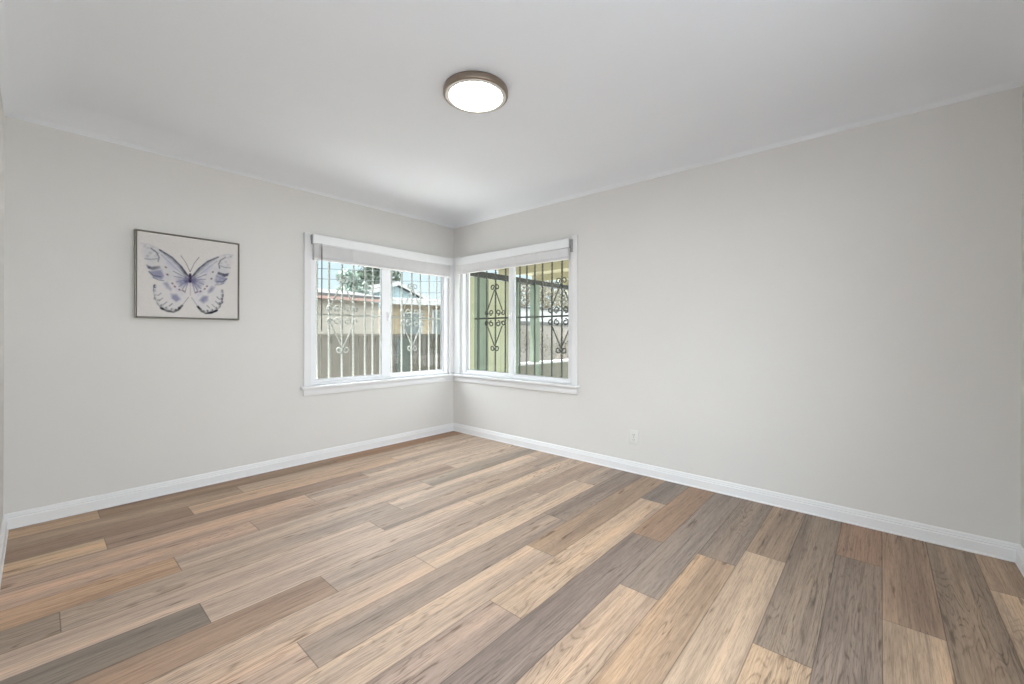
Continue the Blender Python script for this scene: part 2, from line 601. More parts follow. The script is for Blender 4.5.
# baseboards: moulded profile swept along each wall, mitred at the corners
PROF = [(0, 0.0005), (0.020, 0.0005), (0.020, 0.005), (0.0155, 0.011), (0.0145, 0.056), (0.0105, 0.062), (0.0115, 0.068),
        (0.0085, 0.072), (0.0075, 0.080), (0.004, 0.087), (0.0, 0.088)]


def baseboard(name, p, q, n):
    """From corner p to corner q; n points into the room."""
    bm = NB()
    p, q, n = Vector(p), Vector(q), Vector(n)
    t = (q - p).normalized()
    A, B = [], []
    for d, z in PROF:
        A.append(bm.verts.new(p + n * d + t * d + Vector((0, 0, z))))
        B.append(bm.verts.new(q + n * d - t * d + Vector((0, 0, z))))
    for k in range(len(PROF) - 1):
        bm.faces.new((A[k], A[k + 1], B[k + 1], B[k]))
    bm.faces.new(A); bm.faces.new(B[::-1])
    obj(name, bm, M_trim, kind='structure')


baseboard('baseboard_left', (0, 0, 0), (0, RY, 0), (1, 0, 0))
baseboard('baseboard_right', (0, 0, 0), (RX, 0, 0), (0, -1, 0))
baseboard('baseboard_front', (0, RY, 0), (RX, RY, 0), (0, 1, 0))
baseboard('baseboard_rear', (RX, 0, 0), (RX, RY, 0), (-1, 0, 0))

# ------------------------------------------------------------------ windows
def side_map(side):
    """(a = distance from the corner, d = depth into the room) -> x, y."""
    return (lambda a, d: (d, -a)) if side == 'left' else (lambda a, d: (a, -d))


def wbox(bm, side, a0, a1, d0, d1, z0, z1, bevel=0.0):
    f = side_map(side)
    (xa, ya), (xb, yb) = f(a0, d0), f(a1, d1)
    box(bm, xa, xb, ya, yb, z0, z1, bevel)


def window(name, side, a0, a1, m0, m1):
    f = side_map(side)
    x, y = f((a0 + a1) / 2, 0)
    w = holder(name, (x, y, OPEN_Z0))
    z0, z1 = OPEN_Z0, OPEN_Z1
    # casing boards on the wall
    bm = NB()
    wbox(bm, side, a1, a1 + 0.056, 0, 0.018, z0, z1 + (0.052 if side == 'left' else 0.068), 0.003)
    wbox(bm, side, 0.0, a0, 0, 0.018, z0, z1 + 0.055, 0.003)
    wbox(bm, side, 0.0, a1 + 0.056, 0, 0.016, z1, z1 + 0.03, 0.003)
    obj('casing', bm, M_trim, w)
    # stool and apron under the window
    bm = NB()
    wbox(bm, side, 0.0, a1 + 0.082, -0.02, 0.052, z0 - 0.022, z0, 0.006)
    st = obj('sill', bm, M_trim, w, smooth=True)
    bm = NB()
    wbox(bm, side, 0.0, a1 + 0.060, 0, 0.020, z0 - 0.082, z0 - 0.022, 0.004)
    wbox(bm, side, 0.0, a1 + 0.060, 0, 0.028, z0 - 0.034, z0 - 0.022, 0.003)
    obj('apron', bm, M_trim, st, smooth=True)
    # outer frame set in the opening
    bm = NB()
    F = 0.026
    wbox(bm, side, a0, a1, -0.10, -0.012, z0, z0 + 0.022, 0.002)
    wbox(bm, side, a0, a1, -0.10, -0.012, z1 - F, z1, 0.002)
    wbox(bm, side, a0, a0 + 0.030, -0.10, -0.0125, z0 + 0.021, z1 - F + 0.001, 0.002)
    wbox(bm, side, a1 - F, a1, -0.10, -0.0125, z0 + 0.021, z1 - F + 0.001, 0.002)
    obj('window_frame', bm, M_vinyl, w)
    # sashes: the one away from the corner slides in front
    for k, (p0, p1, d0, d1) in enumerate(((a0 + 0.0305, m0 + 0.03, -0.092, -0.062), (m0, a1 - F - 0.0005, -0.054, -0.022))):
        R = 0.032
        g0, g1 = (p0 + 0.018, m0) if k == 0 else (m1, p1 - 0.030)
        zz0, zz1 = z0 + 0.020, z1 - F
        bm = NB()
        wbox(bm, side, p0, p1, d0, d1, z0 + 0.0225, z0 + 0.045, 0.002)
        wbox(bm, side, p0, p1, d0, d1, zz1 - R, zz1, 0.002)
        wbox(bm, side, p0, g0, d0, d1 - 0.0005, z0 + 0.044, zz1 - R + 0.001)
        wbox(bm, side, g1, p1, d0, d1 - 0.0005, z0 + 0.044, zz1 - R + 0.001)
        s = obj('sash', bm, M_vinyl, w)
        bm = NB()
        wbox(bm, side, g0 - 0.004, g1 + 0.004, (d0 + d1) / 2 - 0.002, (d0 + d1) / 2 + 0.002, z0 + 0.041, zz1 - R + 0.004)
        obj('glass_pane', bm, M_glass, s)
        bm = NB()
        for (q0, q1, r0, r1) in ((g0, g1, z0 + 0.045, z0 + 0.049), (g0, g0 + 0.004, z0 + 0.045, zz1 - R), (g1 - 0.004, g1, z0 + 0.045, zz1 - R)):
            wbox(bm, side, q0, q1, d0 + 0.004, d1 - 0.004, r0, r1)
        obj('glazing_bead', bm, M_bracket, s)
        if k == 1:
            bm = NB()
            wbox(bm, side, m0 + 0.012, m0 + 0.044, d1, d1 + 0.012, 1.235, 1.325, 0.004)
            wbox(bm, side, m0 + 0.018, m0 + 0.034, d1 + 0.012, d1 + 0.028, 1.262, 1.300, 0.004)
            obj('latch', bm, M_vinyl, s, smooth=True)
    return w


window('window_1', 'left', LA0, LA1, 0.811, 0.907)
window('window_2', 'right', RA0, RA1, 0.826, 0.894)

# plain unseen windows behind the camera, added as fill light
def fill_window(name, a0, a1, BZ0, f, loc):
    w = holder(name, loc)
    bm = NB()
    for (q0, q1, r0, r1) in ((a0 - 0.06, a0, BZ0 - 0.06, BZ1 + 0.06), (a1, a1 + 0.06, BZ0 - 0.06, BZ1 + 0.06), (a0, a1, BZ1, BZ1 + 0.06), (a0, a1, BZ0 - 0.06, BZ0)):
        box(bm, *f(q0, q1, -0.018, 0), r0, r1, 0.003)
    obj('casing', bm, M_trim, w)
    bm = NB()
    am = (a0 + a1) / 2
    for (q0, q1, r0, r1) in ((a0, a0 + 0.04, BZ0, BZ1), (a1 - 0.04, a1, BZ0, BZ1), (am - 0.03, am + 0.03, BZ0, BZ1), (a0, a1, BZ1 - 0.04, BZ1), (a0, a1, BZ0, BZ0 + 0.04)):
        box(bm, *f(q0, q1, 0.03, 0.09), r0, r1, 0.002)
    fr = obj('window_frame', bm, M_vinyl, w)
    bm = NB(); box(bm, *f(a0 + 0.03, a1 - 0.03, 0.058, 0.062), BZ0 + 0.03, BZ1 - 0.03)
    obj('glass_pane', bm, M_glass, fr)


fill_window('fill_window_rear', BY0, BY1, BZ0, lambda p, q, d0, d1: (RX + d0, RX + d1, p, q), (RX, (BY0 + BY1) / 2, BZ0))
fill_window('fill_window_front', FX0, FX1, FZ0, lambda p, q, d0, d1: (p, q, RY - d1, RY - d0), ((FX0 + FX1) / 2, RY, FZ0))

# ------------------------------------------------------------------ blinds
def blind(side, a0, a1, zb, label, cords, wand=None):
    f = side_map(side)
    x, y = f((a0 + a1) / 2, 0.03)
    t = thing('window_blind', label, 'blind', (x, y, zb), 'raised blinds in the corner windows')
    bm = NB()
    wbox(bm, side, a0, a1, 0.052, 0.064, 1.872, 1.952, 0.003)
    wbox(bm, side, a0, a0 + 0.010, 0.021, 0.052, 1.874, 1.950)
    obj('valance', bm, M_valance, t)
    bm = NB(); wbox(bm, side, a0 + 0.015, a1 - 0.012, 0.021, 0.050, 1.900, 1.945, 0.002)
    obj('head_rail', bm, M_blind, t)
    bm = NB()
    wbox(bm, side, a1 - 0.012, a1 + 0.004, 0.020, 0.048, 1.872, 1.948, 0.002)
    wbox(bm, side, a1 - 0.006, a1 + (0.020 if side == 'right' else 0.006), 0.0195, 0.024, 1.835 if side == 'right' else 1.905, 1.948)
    obj('bracket', bm, M_bracket, t)
    n = 14
    z1 = 1.868
    step = (z1 - zb - 0.022) / n
    for k in range(n):
        zz = zb + 0.022 + step * (k + 0.5)
        bm = NB()
        da = 0.004 * math.sin(k * 2.3)
        prof = [(0.018, -0.0005), (0.030, 0.0008), (0.043, 0.0008), (0.056, 0.0)]
        A = []
        for a in (a0 + 0.012 + da, a1 - 0.012 + da):
            A.append([[bm.verts.new((*f(a, d + 0.001 * math.sin(k * 1.7)), zz + h + th)) for d, h in prof] for th in (-0.0031, 0.0031)])
        for e_ in range(3):
            for s_ in (0, 1):
                bm.faces.new((A[0][s_][e_], A[0][s_][e_ + 1], A[1][s_][e_ + 1], A[1][s_][e_]))
        for e_ in (0, 3):
            bm.faces.new((A[0][0][e_], A[0][1][e_], A[1][1][e_], A[1][0][e_]))
        for q in (0, 1):
            bm.faces.new(A[q][0] + A[q][1][::-1])
        obj('slat', bm, M_blind, t)
    bm = NB(); wbox(bm, side, a0 + 0.010, a1 - 0.010, 0.018, 0.056, zb, zb + 0.019, 0.004)
    obj('bottom_rail', bm, M_blind, t, smooth=True)
    for a in cords:
        bm = NB()
        x1, y1 = f(a, 0.0585)
        tube(bm, [(x1, y1, zb - 0.002), (x1, y1, 1.874)], 0.0016, 6)
        x1, y1 = f(a + 0.012, 0.0585)
        tube(bm, [(x1, y1, zb - 0.002), (x1, y1, 1.874)], 0.0012, 6)
        obj('ladder_cord', bm, M_cord, t)
    if wand:
        a, d, zt, zw = wand
        x1, y1 = f(a, d)
        bm = NB()
        tube(bm, [(x1, y1, zt), (x1, y1, zt - 0.03), (x1, y1, (zt + zw) / 2), (x1, y1, zw)], [0.003, 0.005, 0.005, 0.0055], 6)
        wd = obj('wand', bm, M_wand, t, smooth=True)
        bm = NB()
        tube(bm, [(x1, y1, zt - 0.005), (x1, y1, zt + 0.012), f(a, d - 0.012) + (zt + 0.02,), f(a, d - 0.02) + (zt + 0.012,)], 0.002, 6)
        obj('hook', bm, M_bracket, wd)
    return t


blind('left', 0.086, 1.612, 1.738, 'raised white slat blind with hanging grey wand, on the picture wall', (0.18, 0.45, 0.72, 0.98, 1.26, 1.535),
      wand=(1.545, 0.075, 1.86, 1.13))
blind('right', 0.108, 1.606, 1.772, 'raised white slat blind without a wand, on the outlet wall', (0.20, 0.46, 0.72, 0.98, 1.24, 1.50))

# ------------------------------------------------------------------ security grilles outside the glass
def grille(side, bars, centres, a0, a1, label, m):
    f = side_map(side)
    D = -0.20
    P3 = lambda a, z, d=D: f(a, d) + (z,)
    x, y = f((a0 + a1) / 2, D)
    t = thing('window_grille', label, 'security grille', (x, y, 0.60), 'iron grilles outside the corner windows')
    for a in bars:
        bm = NB()
        n = 56
        tube(bm, [P3(a, 0.60 + 1.42 * k / n) for k in range(n + 1)], 0.0105, 4, twist=2 * math.pi / 0.16)
        obj('bar', bm, m, t)
    for z in (0.615, 1.283, 2.00):
        bm = NB()
        wbox(bm, side, a0, a1, D - 0.016, D - 0.010, z - 0.008, z + 0.008)
        obj('rail', bm, m, t)
    for a in (a0 + 0.01, a1 - 0.01):
        for z in (0.66, 1.95):
            bm = NB()
            wbox(bm, side, a - 0.012, a + 0.012, D - 0.004, -WT, z - 0.012, z + 0.012)
            obj('mount', bm, m, t)

    def spiral(a, z, r, start, turns, sgn):
        out = []
        for k in range(17):
            u = k / 16
            an = start + sgn * turns * 2 * math.pi * u
            rr = r * (1 - 0.62 * u)
            out.append(P3(a + rr * math.cos(an), z + rr * math.sin(an), D + 0.012))
        return out

    for c in centres:
        bm = NB()
        R = 0.0065
        for s in (-1, 1):
            tube(bm, [P3(c + s * 0.004, 1.600, D + 0.012), P3(c + s * 0.112, 1.372, D + 0.012)], R, 6)
            tube(bm, [P3(c + s * 0.004, 0.975, D + 0.012), P3(c + s * 0.112, 1.195, D + 0.012)], R, 6)
            tube(bm, spiral(c + s * 0.034, 1.622, 0.032, math.pi if s > 0 else 0, 1.1, -s), R, 6)
            tube(bm, spiral(c + s * 0.034, 0.952, 0.032, math.pi if s > 0 else 0, 1.1, s), R, 6)
            for zz, q in ((1.345, 1), (1.222, -1)):
                tube(bm, spiral(c + s * 0.128, zz, 0.030, math.pi if s > 0 else 0, 1.15, q * s), R, 6)
                tube(bm, spiral(c + s * 0.050, zz, 0.034, -q * math.pi / 2, 1.15, q * s), R, 6)
        obj('scroll', bm, m, t)
    return t


grille('left', [1.466, 1.354, 1.228, 1.112, 0.989, 0.906, 0.816, 0.685, 0.562, 0.434, 0.322, 0.198, 0.089], (1.228, 0.434), 0.03, 1.56,
       'white scrollwork iron bars outside the window on the picture wall', M_iron)
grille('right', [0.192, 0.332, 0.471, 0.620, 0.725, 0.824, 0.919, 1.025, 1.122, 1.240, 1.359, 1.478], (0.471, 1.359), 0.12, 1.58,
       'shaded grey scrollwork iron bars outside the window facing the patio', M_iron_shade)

# ------------------------------------------------------------------ ceiling light
LC, LR = (2.058, -1.621), 0.171
t = thing('ceiling_light', 'round flush ceiling light with brushed nickel ring, switched on', 'ceiling light', (LC[0], LC[1], H))
bm = NB()
lathe(bm, LC, [(0.0, H), (LR - 0.012, H), (LR - 0.002, H - 0.003), (LR, H - 0.010), (LR, H - 0.032), (LR - 0.003, H - 0.036), (LR - 0.010, H - 0.038),
               (LR - 0.010, H - 0.028), (0.0, H - 0.028)], 64)
hs = obj('housing', bm, M_nickel, t, smooth=True)
bm = NB()
lathe(bm, LC, [(LR - 0.0105, H - 0.029), (LR - 0.0105, H - 0.038), (LR - 0.013, H - 0.0405), (LR - 0.029, H - 0.0405), (LR - 0.031, H - 0.038), (LR - 0.031, H - 0.029)], 64)
obj('rim', bm, M_ring, t, smooth=True)
bm = NB()
lathe(bm, LC, [(LR - 0.0315, H - 0.032), (LR - 0.032, H - 0.0385), (LR - 0.040, H - 0.0405), (LR - 0.07, H - 0.0415), (0.0, H - 0.042)], 72)
obj('diffuser', bm, M_lamp, t)

# ------------------------------------------------------------------ wall outlet
ox, oz = 2.196, 0.281
t = thing('wall_outlet', 'white duplex electrical outlet low on the bare wall', 'outlet', (ox, 0, oz))
bm = NB(); box(bm, ox - 0.0375, ox + 0.0375, -0.006, 0, oz - 0.0585, oz + 0.0585, 0.0025)
obj('plate', bm, M_plastic, t, smooth=True)
for s in (-1, 1):
    bm = NB()
    cz = oz + s * 0.0197
    pts = []
    for k in range(24):
        an = 2 * math.pi * k / 24
        pts.append((ox + 0.0165 * max(-1, min(1, 1.15 * math.cos(an))), -0.006, cz + 0.0135 * max(-0.92, min(0.92, 1.1 * math.sin(an)))))
    prism(bm, pts, (0, -0.0025, 0))
    r = obj('receptacle', bm, M_plastic, t)
    for dx, w in ((-0.0065, 0.0011), (0.0065, 0.0014)):
        bm = NB(); box(bm, ox + dx - w, ox + dx + w, -0.0088, -0.0082, cz - 0.001, cz + 0.008)
        obj('slot', bm, M_slot, r)
    bm = NB(); tube(bm, [(ox, -0.0082, cz - 0.007), (ox, -0.0088, cz - 0.007)], 0.0024, 10)
    obj('ground_hole', bm, M_slot, r)
bm = NB(); tube(bm, [(ox, -0.006, oz), (ox, -0.0078, oz)], 0.0032, 12)
obj('screw', bm, M_screw, t)

# ------------------------------------------------------------------ butterfly picture
PY0, PY1, PZ0, PZ1 = -2.741, -2.149, 1.203, 1.783
t = thing('wall_picture', 'framed watercolour print of a grey lavender butterfly on the left wall', 'picture', (0, (PY0 + PY1) / 2, PZ0))
FW, FD = 0.0065, 0.038
bm = NB()
box(bm, 0, FD, PY0, PY0 + FW, PZ0, PZ1, 0.0012)
box(bm, 0, FD, PY1 - FW, PY1, PZ0, PZ1, 0.0012)
box(bm, 0, FD, PY0 + FW, PY1 - FW, PZ0, PZ0 + FW, 0.0012)
box(bm, 0, FD, PY0 + FW, PY1 - FW, PZ1 - FW, PZ1, 0.0012)
obj('frame', bm, M_frame, t)
bm = NB(); box(bm, 0.002, 0.012, PY0 + FW, PY1 - FW, PZ0 + FW, PZ1 - FW)
obj('backing', bm, M_gap, t)

GN = 236
uu, vv = np.meshgrid(np.linspace(0, 1, GN), np.linspace(0, 1, GN))   # vv up
img = np.empty((GN, GN, 3)); img[:] = lin((216, 211, 207))
prng = np.random.RandomState(5)


def smooth_noise(n):
    g = prng.rand(n + 3, n + 3)
    X, Y = uu * n, vv * n
    i, j = X.astype(int), Y.astype(int)
    a, b = X - i, Y - j
    a, b = a * a * (3 - 2 * a), b * b * (3 - 2 * b)
    return (g[j, i] * (1 - a) + g[j, i + 1] * a) * (1 - b) + (g[j + 1, i] * (1 - a) + g[j + 1, i + 1] * a) * b


WASH = 0.6 * smooth_noise(14) + 0.4 * smooth_noise(40)
FINE = smooth_noise(90)


def Q(px, py):
    """From a drawing of the print seen at an angle to canvas fractions."""
    w = -2.12751904e-04 * px - 6.15861990e-07 * py + 1
    return ((1.35854634e-03 * px + 3.93264189e-06 * py - 1.02879913e-01) / w,
            (4.86476232e-05 * px - 1.85009527e-03 * py + 1.10213878) / w)


MIRROR = False


def QS(pts):
    r = [Q(*q) for q in pts]
    return [(2 * 0.491 - a, b) for a, b in r] if MIRROR else r


def lay(mask, c, alpha, grain=0.5):
    k = np.clip(mask, 0, 1) * alpha * (1 - grain + grain * 2 * np.clip(WASH, 0, 1))
    k = np.clip(k, 0, 1)[..., None]
    img[:] = img * (1 - k) + np.array(lin(c)) * k


def dist_line(pts):
    best = np.full(uu.shape, 9.0)
    for (x0, y0), (x1, y1) in zip(pts, pts[1:]):
        dx, dy = x1 - x0, y1 - y0
        tt = np.clip(((uu - x0) * dx + (vv - y0) * dy) / (dx * dx + dy * dy + 1e-12), 0, 1)
        best = np.minimum(best, np.hypot(uu - x0 - tt * dx, vv - y0 - tt * dy))
    return best


def stroke(pts, w, c, alpha=0.9, grain=0.3):
    p = QS(pts)
    lay(1 - np.clip((dist_line(p) - w * 0.5) / (w * 0.6 + 0.002), 0, 1), c, alpha, grain)


def inside(pts):
    p = QS(pts)
    r = np.zeros(uu.shape, bool)
    for (x0, y0), (x1, y1) in zip(p, p[1:] + p[:1]):
        if y0 == y1:
            continue
        r ^= ((y0 > vv) != (y1 > vv)) & (uu < (x1 - x0) * (vv - y0) / (y1 - y0) + x0)
    return r, dist_line(p + p[:1])


def fill(pts, c, alpha=0.6, soft=0.01, grain=0.6):
    r, d = inside(pts)
    lay(np.clip(np.where(r, d, -d) / soft * 0.5 + 0.5, 0, 1), c, alpha, grain)


def wings(mir):
    """One pair of wings; mir maps the left wing of the print to either side."""
    m = lambda *ps: [mir(x, y) for x, y in ps]
    LAV, SLATE, INK, MIST = (146, 145, 168), (92, 95, 110), (44, 45, 54), (186, 186, 195)
    fill(m((397, 352), (345, 285), (270, 215), (190, 178), (120, 165), (105, 190), (130, 240), (140, 300), (170, 355), (240, 385), (330, 390), (390, 370)), MIST, 0.38, 0.03)
    fill(m((397, 372), (330, 385), (240, 385), (195, 400), (178, 440), (190, 510), (235, 560), (300, 575), (350, 545), (385, 490), (403, 400)), (204, 203, 208), 0.30, 0.03)
    # leading edge
    fill(m((392, 348), (350, 290), (290, 230), (215, 188), (235, 205), (300, 262), (350, 318)), (128, 132, 148), 0.75, 0.012)
    stroke(m((392, 348), (352, 292), (292, 232), (215, 185)), 0.010, (74, 78, 92), 0.85)
    stroke(m((388, 358), (335, 318), (275, 262), (225, 215)), 0.006, (150, 154, 170), 0.7)
    fill(m((392, 350), (368, 318), (345, 292), (362, 330), (380, 356)), INK, 0.7, 0.012)
    # tip
    for (x, y, r) in ((120, 160, 9), (142, 172, 7), (168, 166, 10), (182, 190, 8), (158, 205, 9), (138, 222, 8), (190, 222, 7), (205, 205, 6), (232, 196, 8), (252, 214, 6)):
        fill(m((x - r, y), (x, y - r * 0.6), (x + r, y - r * 0.1), (x + r * 0.5, y + r * 0.7), (x - r * 0.5, y + r * 0.6)), (140, 144, 156), 0.55, 0.012, 0.9)
    stroke(m((100, 145), (150, 152), (205, 178)), 0.012, (196, 194, 198), 0.7)
    stroke(m((160, 175), (195, 200), (212, 232), (205, 258)), 0.008, SLATE, 0.7)
    stroke(m((125, 240), (165, 245), (205, 240)), 0.010, (150, 154, 160), 0.7)
    fill(m((132, 278), (165, 290), (215, 285), (222, 302), (170, 312), (142, 300)), (92, 94, 108), 0.95, 0.008)
    fill(m((148, 318), (190, 312), (228, 306), (240, 350), (226, 372), (175, 358)), LAV, 0.95, 0.012)
    stroke(m((150, 322), (175, 345), (220, 352)), 0.008, SLATE, 0.7)
    stroke(m((175, 358), (205, 372), (240, 378)), 0.006, SLATE, 0.6)
    # blotches inside the fore wing
    fill(m((255, 230), (300, 265), (330, 310), (300, 305), (262, 268)), (176, 176, 198), 0.55, 0.02)
    # rays round the body
    for (x, y) in ((300, 318), (305, 350), (318, 385), (335, 415), (352, 440), (372, 452)):
        stroke(m((396, 368), (x, y)), 0.006, (116, 117, 142), 0.7)
    fill(m((398, 355), (345, 345), (322, 362), (330, 395), (352, 420), (385, 400)), (138, 137, 164), 0.75, 0.03)
    fill(m((400, 358), (372, 352), (360, 372), (375, 392), (398, 385)), (88, 88, 122), 0.75, 0.015)
    # hind wing
    fill(m((238, 392), (262, 386), (290, 428), (284, 440), (258, 425)), LAV, 0.9, 0.015)
    fill(m((286, 458), (322, 460), (345, 492), (318, 508), (290, 488)), LAV, 0.95, 0.015)
    fill(m((300, 400), (330, 425), (362, 455), (352, 470), (318, 440)), (190, 188, 205), 0.5, 0.015)
    for (x, y, a, b) in ((186, 412, 8, 13), (183, 440, 9, 11), (190, 466, 11, 9), (186, 488, 9, 10), (206, 500, 11, 9), (204, 520, 9, 8), (228, 532, 10, 9),
                         (236, 552, 11, 9), (258, 548, 9, 9), (270, 564, 12, 8), (292, 556, 10, 8), (318, 560, 13, 8), (338, 548, 10, 8)):
        fill(m((x - a, y - b * 0.3), (x - a * 0.3, y - b), (x + a * 0.7, y - b * 0.6), (x + a, y + b * 0.4), (x + a * 0.1, y + b), (x - a * 0.8, y + b * 0.6)), (78, 80, 92), 0.85, 0.007, 0.8)
        fill(m((x + a * 0.2, y - b * 0.4), (x + a * 0.8, y - b * 0.2), (x + a * 0.6, y + b * 0.4), (x, y + b * 0.2)), (214, 212, 214), 0.8, 0.005)
    stroke(m((178, 405), (176, 440), (184, 480), (200, 520), (232, 556)), 0.005, (112, 114, 126), 0.7, 0.6)
    stroke(m((224, 548), (262, 566), (300, 572), (330, 560), (355, 532)), 0.014, INK, 0.9, 0.5)
    stroke(m((355, 532), (378, 502), (395, 480)), 0.005, (140, 140, 150), 0.6)
    for (x, y) in ((205, 470), (215, 500), (240, 525), (275, 535)):
        stroke(m((x, y), (x + 18, y - 14)), 0.007, SLATE, 0.6)
    for (x, y) in ((262, 338), (293, 393), (308, 412), (337, 432), (252, 292), (362, 440)):
        stroke(m((x, y), (x + 3, y + 3)), 0.011, (126, 96, 104), 0.85)


wings(lambda x, y: (x, y))
MIRROR = True
wings(lambda x, y: (x, y + 2))
MIRROR = False
stroke([(404, 322), (380, 268), (348, 222)], 0.004, (120, 116, 118), 0.8)
stroke([(406, 322), (430, 270), (460, 232)], 0.004, (120, 116, 118), 0.8)
fill([(398, 332), (412, 332), (418, 360), (413, 388), (405, 395), (396, 388), (392, 360)], (72, 56, 92), 0.95, 0.006)
stroke([(405, 345), (405, 380)], 0.010, (46, 38, 60), 0.9)
stroke([(405, 392), (406, 430), (407, 470)], 0.006, (180, 172, 176), 0.7)
img *= (0.97 + 0.06 * FINE)[..., None]

bm = NB()
cy0, cy1, cz0, cz1, cx = PY0 + FW + 0.005, PY1 - FW - 0.005, PZ0 + FW + 0.005, PZ1 - FW - 0.005, 0.034
V = [[bm.verts.new((cx, cy0 + (cy1 - cy0) * i / (GN - 1), cz0 + (cz1 - cz0) * j / (GN - 1))) for i in range(GN)] for j in range(GN)]
for j in range(GN - 1):
    for i in range(GN - 1):
        bm.faces.new((V[j][i], V[j][i + 1], V[j + 1][i + 1], V[j + 1][i]))
ring = [V[0][i] for i in range(GN)] + [V[j][GN - 1] for j in range(1, GN)] + [V[GN - 1][i] for i in range(GN - 2, -1, -1)] + [V[j][0] for j in range(GN - 2, 0, -1)]
back = [bm.verts.new((0.012, v.co.y, v.co.z)) for v in ring]
for k in range(len(ring)):
    k2 = (k + 1) % len(ring)
    bm.faces.new((ring[k2], ring[k], back[k], back[k2]))
bm.verts.index_update()
flat = np.concatenate([img.reshape(-1, 3), np.tile(np.array(lin((216, 211, 207))), (len(back), 1))])
M_canvas = bpy.data.materials.new('printed_canvas')
M_canvas.use_nodes = True
nt = M_canvas.node_tree
ca = nt.nodes.new('ShaderNodeAttribute'); ca.attribute_name = 'paint'
nt.links.new(ca.outputs['Color'], nt.nodes['Principled BSDF'].inputs['Base Color'])
nt.nodes['Principled BSDF'].inputs['Roughness'].default_value = 0.8
nt.nodes['Principled BSDF'].inputs['Specular IOR Level'].default_value = 0.2
cv = obj('canvas', bm, M_canvas, t)
pa = cv.data.attributes.new('paint', 'FLOAT_COLOR', 'POINT')
rgba = np.ones((len(flat), 4), dtype=np.float32); rgba[:, :3] = flat
pa.data.foreach_set('color', rgba.ravel())

# ------------------------------------------------------------------ outside: ground, fence, neighbouring houses
M_paving = mat('back_paving', (128, 128, 130), 0.95, vary=0.2, scale=3)  # unseen ground split off and darkened to cut bounce onto the ceiling
bm = NB()
box(bm, -40, -0.15, -3.4, 40, -0.45, -0.30)
box(bm, -0.15, 20, 0.15, 40, -0.45, -0.30)
obj('ground', bm, M_ground, kind='structure')
bm = NB()
box(bm, -40, 4.34, -30, -3.44, -0.45, -0.302)
box(bm, 4.34, 20, -30, 0.15, -0.45, -0.302)
obj('back_paving', bm, M_paving, kind='structure')

t = thing('board_fence', 'low weathered grey board fence outside the window with the wand', 'fence', (-2.6, 0, -0.3))
y, k = -3.2, 0
r2 = random.Random(11)
while y < 2.25:
    w = 0.138
    bm = NB()
    box(bm, -2.612, -2.594, y, y + w, -0.28, 1.085 + r2.uniform(-0.004, 0.004), 0.002)
    obj('board', bm, M_fence, t)
    y += w + 0.012
    k += 1
for z in (0.05, 0.95):
    bm = NB(); box(bm, -2.66, -2.612, -3.2, 2.27, z, z + 0.09)
    obj('rail', bm, M_fence, t)
bm = NB(); box(bm, -2.63, -2.58, -3.2, 2.27, 1.088, 1.108, 0.003)
obj('cap_rail', bm, M_fence, t)
bm = NB()
prism(bm, [(-2.55, 0.93, -0.29), (-2.55, 1.20, -0.29), (-2.55, 1.20, 1.04), (-2.55, 0.93, 1.04)], (-0.03, 0, 0))  # unidentified grey-green shape beyond the bars, built as a flat panel
tag(obj('flat_sheet', bm, M_panel, None), 'grey green sheet leaning against the fence beyond the window bars', 'sheet')

# beige house straight across
t = thing('house', 'low beige stucco house with pale flat roof beyond the grey fence', 'house', (-5.6, 0, -0.3), 'neighbouring houses')
bm = NB(); box(bm, -8.6, -5.2, -6.0, 2.15, -0.3, 1.84)
obj('wall', bm, M_house, t)
bm = NB()
prism(bm, [(-5.0, -6.2, 1.90), (-7.0, -6.2, 2.20), (-9.0, -6.2, 1.90), (-9.0, -6.2, 1.96), (-7.0, -6.2, 2.26), (-5.0, -6.2, 1.96)], (0, 8.45, 0))
obj('roof', bm, M_roof, t)
bm = NB(); box(bm, -5.04, -4.98, -6.2, 2.25, 1.84, 1.90)
obj('fascia', bm, M_red, t)

# tan house with white fascia, set at an angle to the right of it
A, B = Vector((-5.31, 2.57, 0)), Vector((-4.76, 3.68, 0))
u = (B - A).normalized(); n = Vector((-u.y, u.x, 0))
if n.x > 0:
    n = -n
t = thing('house', 'tan house with broad white fascia board seen past the window latch', 'house', (A.x, A.y, -0.3), 'neighbouring houses')


def hp(s, d, z):
    q = A + u * s + n * d
    return (q.x, q.y, z)


